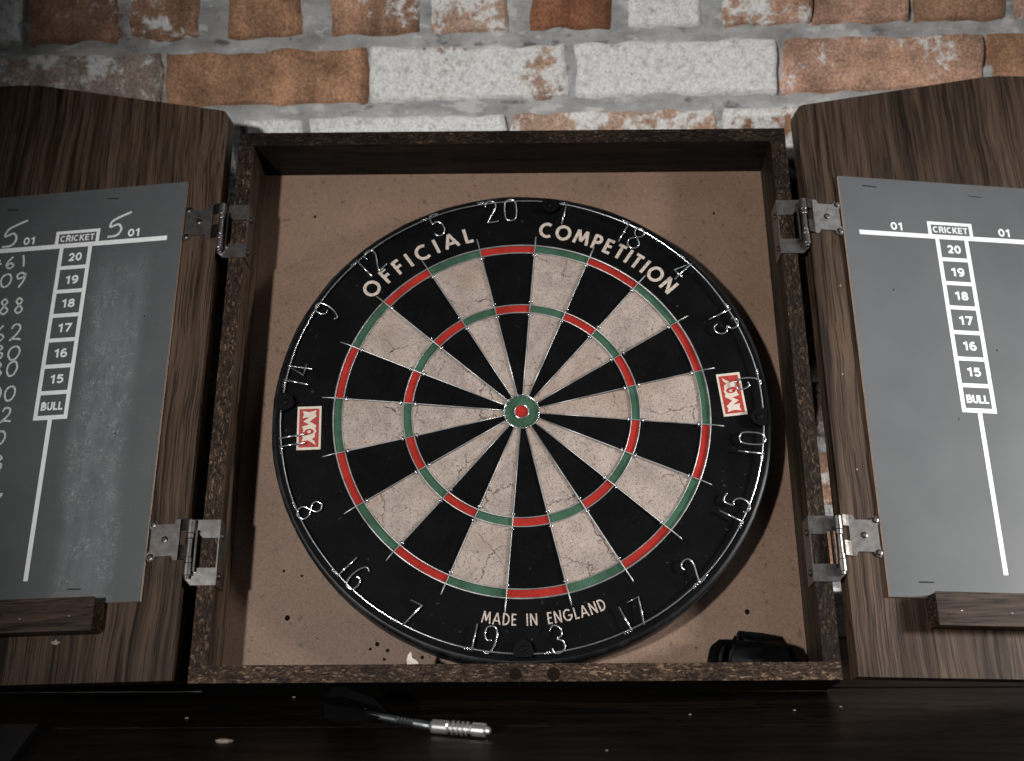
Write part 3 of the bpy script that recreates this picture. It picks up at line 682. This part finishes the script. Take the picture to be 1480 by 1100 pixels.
for i, num in enumerate(NUM):
    a = NANG[i]; txt = str(num); H = 23.0
    ws = [2.0 if ch == '1' else 12.5 for ch in txt]; gap = 6.0; tot = sum(ws) + gap * (len(ws) - 1); x = -tot / 2
    out = num not in DOWN
    paths = []
    for ch, w in zip(txt, ws):
        p, sm = DIG[ch]; p = smooth_path(p, 5) if sm else p
        jit = random.uniform(-.06, .06)
        paths.append([(x + (u if ch != '1' else .5) * w + jit * (v - .5) * H, v * H) for u, v in p]); x += w + gap
    mb = MB(); ar = math.radians(a); rad = (math.sin(ar), math.cos(ar)); tan = (math.cos(ar), -math.sin(ar))
    for p in paths:
        q = []
        for (u, v) in p:
            if out: r = RN + 1.5 - H + v; t = u
            else: r = RN + 1.5 - v; t = -u
            q.append(B(rad[0] * r + tan[0] * t, rad[1] * r + tan[1] * t, 4.6 - 0.9 * (abs(r - RN) / H)))
        tube(mb, q, 0.76 * MM, 6)
    # twist of wire tying the number to the ring
    tw = -tot / 2 - 1.5 if out else tot / 2 + 1.5
    q = []
    for kk in range(9):
        t = (-tot / 2 - 6 + kk * .7) * (1 if out else -1); r = RN + 1.3 * math.sin(kk * 1.9)
        q.append(B(rad[0] * r + tan[0] * t, rad[1] * r + tan[1] * t, 4.2 + 1.3 * math.cos(kk * 1.9)))
    tube(mb, q, 0.55 * MM, 5)
    mb.build('wire_number', M['wire'], db, smooth=True)
for a in gaps:
    mb = MB(); ar = math.radians(a); rad = (math.sin(ar), math.cos(ar)); tan = (math.cos(ar), -math.sin(ar))
    def cf(x, y, z): return B(rad[0] * (213 + y) + tan[0] * x, rad[1] * (213 + y) + tan[1] * x, z)
    prism(mb, cf, [(-9, 2), (-6, -5), (0, -8), (6, -5), (9, 2), (7, 7), (-7, 7)], -.3, 6.2)
    cl = mb.build('ring_clip', M['clip'], db, bevel=0.0015)
    mb = MB(); tube(mb, [cf(0, 0, 6.2), cf(0, 0, 7.4), cf(0, 0, 7.9)], [3.0 * MM, 2.6 * MM, 1.2 * MM], 10); mb.build('pin', M['clip'], cl)

# printed lettering (geometric sans drawn as strokes)
def arc(cx, cy, rx, ry, d0, d1, n=16): return [(cx + rx * math.cos(math.radians(d0 + (d1 - d0) * i / n)), cy + ry * math.sin(math.radians(d0 + (d1 - d0) * i / n))) for i in range(n + 1)]
GL = {
 'O': (1.0, [arc(.5, .5, .44, .44, 0, 360, 28)[:-1]], [True]), 'C': (.84, [arc(.5, .5, .44, .44, 55, 305, 20)], [False]),
 'F': (.5, [[(.09, 0), (.09, 1)], [(.09, .93), (.5, .93)], [(.09, .52), (.46, .52)]], None), 'I': (.18, [[(.09, 0), (.09, 1)]], None),
 'A': (.86, [[(.03, 0), (.43, .97)], [(.43, .97), (.83, 0)], [(.18, .3), (.68, .3)]], None), 'L': (.5, [[(.09, 1), (.09, 0)], [(.09, .07), (.5, .07)]], None),
 'M': (1.02, [[(.06, 0), (.22, .97)], [(.22, .97), (.51, .2)], [(.51, .2), (.80, .97)], [(.80, .97), (.96, 0)]], None),
 'P': (.58, [[(.09, 0), (.09, 1)], [(.09, .93), (.3, .93)] + arc(.3, .7, .23, .23, 90, -90, 10) + [(.09, .47)]], None),
 'E': (.54, [[(.09, 0), (.09, 1)], [(.09, .93), (.52, .93)], [(.09, .52), (.48, .52)], [(.09, .07), (.52, .07)]], None),
 'T': (.58, [[(.29, 0), (.29, .9)], [(0, .93), (.58, .93)]], None), 'N': (.82, [[(.09, 0), (.09, 1)], [(.12, .95), (.70, .05)], [(.73, 0), (.73, 1)]], None),
 'D': (.76, [[(.09, 0), (.09, 1)], [(.09, .93), (.28, .93)] + arc(.28, .5, .42, .43, 90, -90, 14) + [(.09, .07)]], None),
 'G': (1.0, [arc(.5, .5, .44, .44, 50, 330, 20), [(.52, .46), (.94, .46), (.90, .24)]], None), ' ': (.42, [], None),
}
def arc_text(txt, r_base, h, a_start, a_end, stroke, outward=True, wf=1.0):
    adv = [GL[c][0] * wf if c != ' ' else .5 for c in txt]; sp = 0.0
    span = math.radians(abs(a_end - a_start)) * (r_base + (h / 2 if outward else -h / 2)); nat = sum(adv) * h
    sp = (span - nat) / (len(txt) - 1) / h
    x = 0; mb = MB(); z = 0
    for ch, w in zip(txt, adv):
        mid = (x + w / 2) * h / (r_base + (h / 2 if outward else -h / 2))
        a = math.radians(a_start) + (mid if outward else -mid)
        rad = (math.sin(a), math.cos(a)); tan = (math.cos(a), -math.sin(a))
        sgn = 1 if outward else -1
        def lf(u, v, zz):
            t = (u - w / 2 * h) * sgn; r = r_base + v * sgn
            return B(rad[0] * r + tan[0] * t, rad[1] * r + tan[1] * t, zz)
        w_, strokes, closed = GL[ch]
        for q, stt in enumerate(strokes):
            ribbon(mb, lf, [(u * wf * h, v * h) for u, v in stt], stroke, 0.22 + 0.05 * q, bool(closed and closed[q]))
        x += w + sp
    return mb.build('printed_lettering', M['cream'], db)
arc_text('OFFICIAL', 180.5, 15.5, -50.5, -14.3, 3.0); arc_text('COMPETITION', 180.5, 15.5, 5.8, 49.6, 3.0, True, 0.9)
arc_text('MADE IN ENGLAND', 193.0, 10.2, -169.4, -201.6, 1.2, False, 0.74)

# red brand stickers
def sticker(cx, cy, rot, sc=1.0):
    ca, sa = math.cos(rot), math.sin(rot)
    def f(x, y, z): return B(cx + x * ca - y * sa, cy + x * sa + y * ca, z)
    mb = MB(); prism(mb, f, [(-20.7, -10.8), (20.7, -10.8), (20.7, 10.8), (-20.7, 10.8)], 0.15, 0.45); s = mb.build('sticker', M['sticker_cream'], db)
    mb = MB(); prism(mb, f, [(-18.4, -8.9), (18.4, -8.9), (18.4, 8.9), (-18.4, 8.9)], 0.46, 0.55); mb.build('red_field', M['sticker_red'], s)
    mb = MB()
    Mp = [(-16.5, -6.0), (-12.6, -4.9), (-9.6, -6.0), (-10.2, 0.5), (-6.4, -5.4), (-3.2, 0.2), (-1.6, -6.3), (2.2, -5.0), (4.0, -6.0), (2.6, 1.5), (4.0, 7.0), (0.4, 5.6), (-2.0, 6.6), (-6.2, 0.6), (-11.0, 6.6), (-13.6, 5.4), (-16.8, 6.6), (-15.2, 0)]
    Yp = [(3.2, 6.4), (4.6, 3.0), (7.2, -1.0), (6.6, -6.4), (9.4, -5.2), (12.6, -6.4), (11.8, -1.0), (14.2, 3.2), (16.8, 6.4), (12.9, 5.2), (10.6, 2.6), (9.0, 5.6), (6.4, 5.4)]
    for q, pl in enumerate((Mp, Yp)): mb.add([f(x, y, 0.62 + .03 * q) for x, y in pl], [tuple(range(len(pl)))])
    mb.build('brand_letters', M['sticker_cream'], s)
    mb = MB(); disc(mb, f, 3.6, 0.2, 0.70, 3.4, 20, .8, 1.25); mb.build('red_ring', M['sticker_red'], s)
    mb = MB(); disc(mb, f, 3.6, 0.2, 0.76, 1.5, 14, 1, 1.1); mb.build('ring_dot', M['sticker_cream'], s)
# letter tops face the centre of the board
sticker(-191.2, -14.2, math.radians(-90 + 1.8)); sticker(190.6, 15.4, math.radians(90 + 6.2))

# ------------------------------------------------------------------ small things
# dart lying on the counter
d = Vector((-0.0271 + 0.0713, -0.183 + 0.1697, 0)).normalized()
dart = empty('dart', (-0.0492, -0.1763, 0.0), (0, 0, math.atan2(d.y, d.x))); tag(dart, 'steel dart with black flight and knurled silver barrel lying on the dark counter', 'dart')
R0 = 0.0056
mb = MB(); prof = [(-.0235, .0022), (-.0225, .0036), (-.021, .0050)]
xx = -.021
for i in range(44):
    xx += .00095; base = .0048
    if 13 < i < 32: base = .0051 if (i % 4) < 2 else .0032
    elif i in (13, 32): base = .0038
    prof.append((xx, base * 1.08))
prof += [(.0214, .0052), (.0220, .0036), (.0224, .0027), (.0246, .0026), (.0254, .0012)]
tube(mb, [(x, 0, R0) for x, r in prof], [r for x, r in prof], 16); mb.build('barrel', M['brass'], dart)
tilt = 0.10
def sh(x): return (x, 0, R0 + (-.0235 - x) * tilt)
mb = MB(); prof = [(-.0235, .0030), (-.028, .0033), (-.036, .0033)]
for i in range(10): prof.append((-.037 - i * .0014, .0030 if i % 2 else .0022))
prof += [(-.052, .0028), (-.066, .0024), (-.10, .0020)]
tube(mb, [sh(x) for x, r in prof], [r for x, r in prof], 12); mb.build('shaft', M['shaft'], dart)
for kq in range(4):
    an = math.radians(45 + 90 * kq + 8)
    outl = [(-.060, .0015), (-.072, .0095), (-.098, .0140), (-.108, .0125), (-.112, .003), (-.112, .0012)]
    mb = MB(); vs = []
    for sgn in (-1, 1):
        for (x, r) in outl:
            c = sh(x); rz = r * math.sin(an)
            ry = r * math.cos(an)
            z = c[2] + rz + .0035
            if z < .0006: ry *= 1.15; z = .0006
            vs.append((x, c[1] + ry + sgn * .00018 * math.sin(an), z + sgn * .00018 * abs(math.cos(an))))
    n6 = len(outl)
    mb.add(vs, [tuple(range(n6)), tuple(range(2 * n6 - 1, n6 - 1, -1))] + [(i, (i + 1) % n6, n6 + (i + 1) % n6, n6 + i) for i in range(n6)])
    mb.build('flight', M['flight'], dart)

# black pouch standing in the lower corner of the cabinet
case = empty('black_case', to_world(193, YB + TH + .1, -15), (-LEAN, 0, 0)); tag(case, 'small crumpled black case on the cabinet floor beside the dartboard', 'case')
sil = [(-38, 0), (-37.5, 8), (-34, 18), (-28, 22.5), (-12, 22), (-10, 21), (14, 20.5), (26, 19.5), (32, 17), (36, 9), (38, 0)]
def lump(name, pts, z0, z1, ns=9, seed=0, amp=1.6):
    mb = MB(); vs = []; n = len(pts); cx = sum(p[0] for p in pts) / n
    dense = []
    for i in range(n - 1):
        for k in range(3):
            t = k / 3; dense.append((pts[i][0] * (1 - t) + pts[i + 1][0] * t, pts[i][1] * (1 - t) + pts[i + 1][1] * t))
    dense.append(pts[-1]); m = len(dense)
    for j in range(ns + 1):
        w = j / ns; z = z0 + (z1 - z0) * w; e = min(w, 1 - w) * 2; s = 0.80 + 0.20 * min(1, e * 2.2) ** .5
        for (x, y) in dense:
            q = Vector((x * .07 + seed, y * .07, z * .07)); nn = mnoise.noise(q) * amp
            vs.append(((cx + (x - cx) * s + nn) * MM, -z * MM, max(0, y * s + (nn if y > 1 else 0)) * MM))
    fs = [(j * m + i, j * m + i + 1, (j + 1) * m + i + 1, (j + 1) * m + i) for j in range(ns) for i in range(m - 1)]
    fs += [tuple(range(m)), tuple(ns * m + i for i in range(m - 1, -1, -1))]
    fs += [(j * m + m - 1, j * m, (j + 1) * m, (j + 1) * m + m - 1) for j in range(ns)]
    mb.add(vs, fs); return mb.build(name, M['case'], case, smooth=True)
lump('body', sil, -16, 14, seed=1)
lump('flap', [(-11, 17), (-10.5, 30), (-4, 29.5), (10, 29.0), (17, 27), (21, 20), (20, 17)], -9, 8, seed=5, amp=.9)
lump('strap', [(-24, 0), (-22, 12), (-16, 24.5), (-13.5, 24), (-19, 12), (-21, 0)], 11, 17, 5, seed=8, amp=.5)

# scrap of paper on the cabinet's lower edge
sc = empty('paper_scrap', to_world(-91, YB + TH + .9, 9.0), (-LEAN, 0, 0)); tag(sc, 'torn scrap of white paper stuck on the cabinet lower edge below the dartboard', 'scrap')
mb = MB(); pl = [(-4.8, 0), (4.6, 0), (3.2, 2.6), (-1.0, 5.0), (-2.0, 10.2), (-4.6, 7.4), (-5.6, 3.0)]
vs = [(x * MM, (-1.2 * math.sin(x * .4) - .12 * y) * MM, y * MM) for x, y in pl] + [(x * MM, (-1.2 * math.sin(x * .4) - .12 * y + .5) * MM, y * MM) for x, y in pl]
n7 = len(pl); mb.add(vs, [tuple(range(n7)), tuple(range(2 * n7 - 1, n7 - 1, -1))] + [(i, n7 + i, n7 + (i + 1) % n7, (i + 1) % n7) for i in range(n7)])
mb.build('sheet', plain('white_paper', (0.66, 0.58, 0.52), 0.8, nscale=200), sc)

def crumb(x, y, r, label, group, sx=1.6):
    mb = MB(); vs = []; n = 7
    for j, (zz, rr) in enumerate([(0, .8), (.5, 1.0), (.9, .5)]):
        for k in range(n):
            a = 2 * math.pi * k / n; q = rr * (1 + .3 * mnoise.noise(Vector((k * 1.3, j * 2.1, x * 90)))); vs.append((r * q * sx * math.cos(a), r * q * math.sin(a), zz * r * .8))
    fs = [(j * n + k, j * n + (k + 1) % n, (j + 1) * n + (k + 1) % n, (j + 1) * n + k) for j in range(2) for k in range(n)] + [tuple(range(2 * n, 3 * n)), tuple(range(n - 1, -1, -1))]
    mb.add(vs, fs); o = mb.build('crumb', M['crumb'], None); o.location = (x, y, 0.0); o.rotation_euler = (0, 0, random.uniform(-.4, .4)); tag(o, label, 'crumb', group); return o
crumb(-0.2245, -0.190, 0.0032, 'largest pale flake lying on the dark counter left of the dart', None, 2.2)
for (x, y, r) in [(-0.1957, -0.0625, .0011), (0.219, -0.1117, .0009), (0.2589, -0.1021, .0009), (0.1331, -0.1221, .0008), (0.06, -0.215, .0008), (-0.13, -0.100, .0009), (-0.27, -0.125, .001)]:
    crumb(x, y, r, 'tiny pale crumb lying on the dark counter', 'crumbs on the counter')
slab = MB()
pts = [(-0.3755, -0.1588), (-0.47, -0.157), (-0.50, -0.30), (-0.352, -0.290)]
vs = [(x, y, 0.0) for x, y in pts] + [(x, y, 0.006) for x, y in pts]
slab.add([(x + .42, y + .22, z) for x, y, z in vs], [(0, 1, 2, 3), (7, 6, 5, 4)] + [(i, 4 + i, 4 + (i + 1) % 4, (i + 1) % 4) for i in range(4)])
o = slab.build('slate_tile', M['slab'], None, bevel=0.001); o.location = (-.42, -.22, 0.0); tag(o, 'flat dark tile lying on the counter under the left scoreboard door', 'tile')
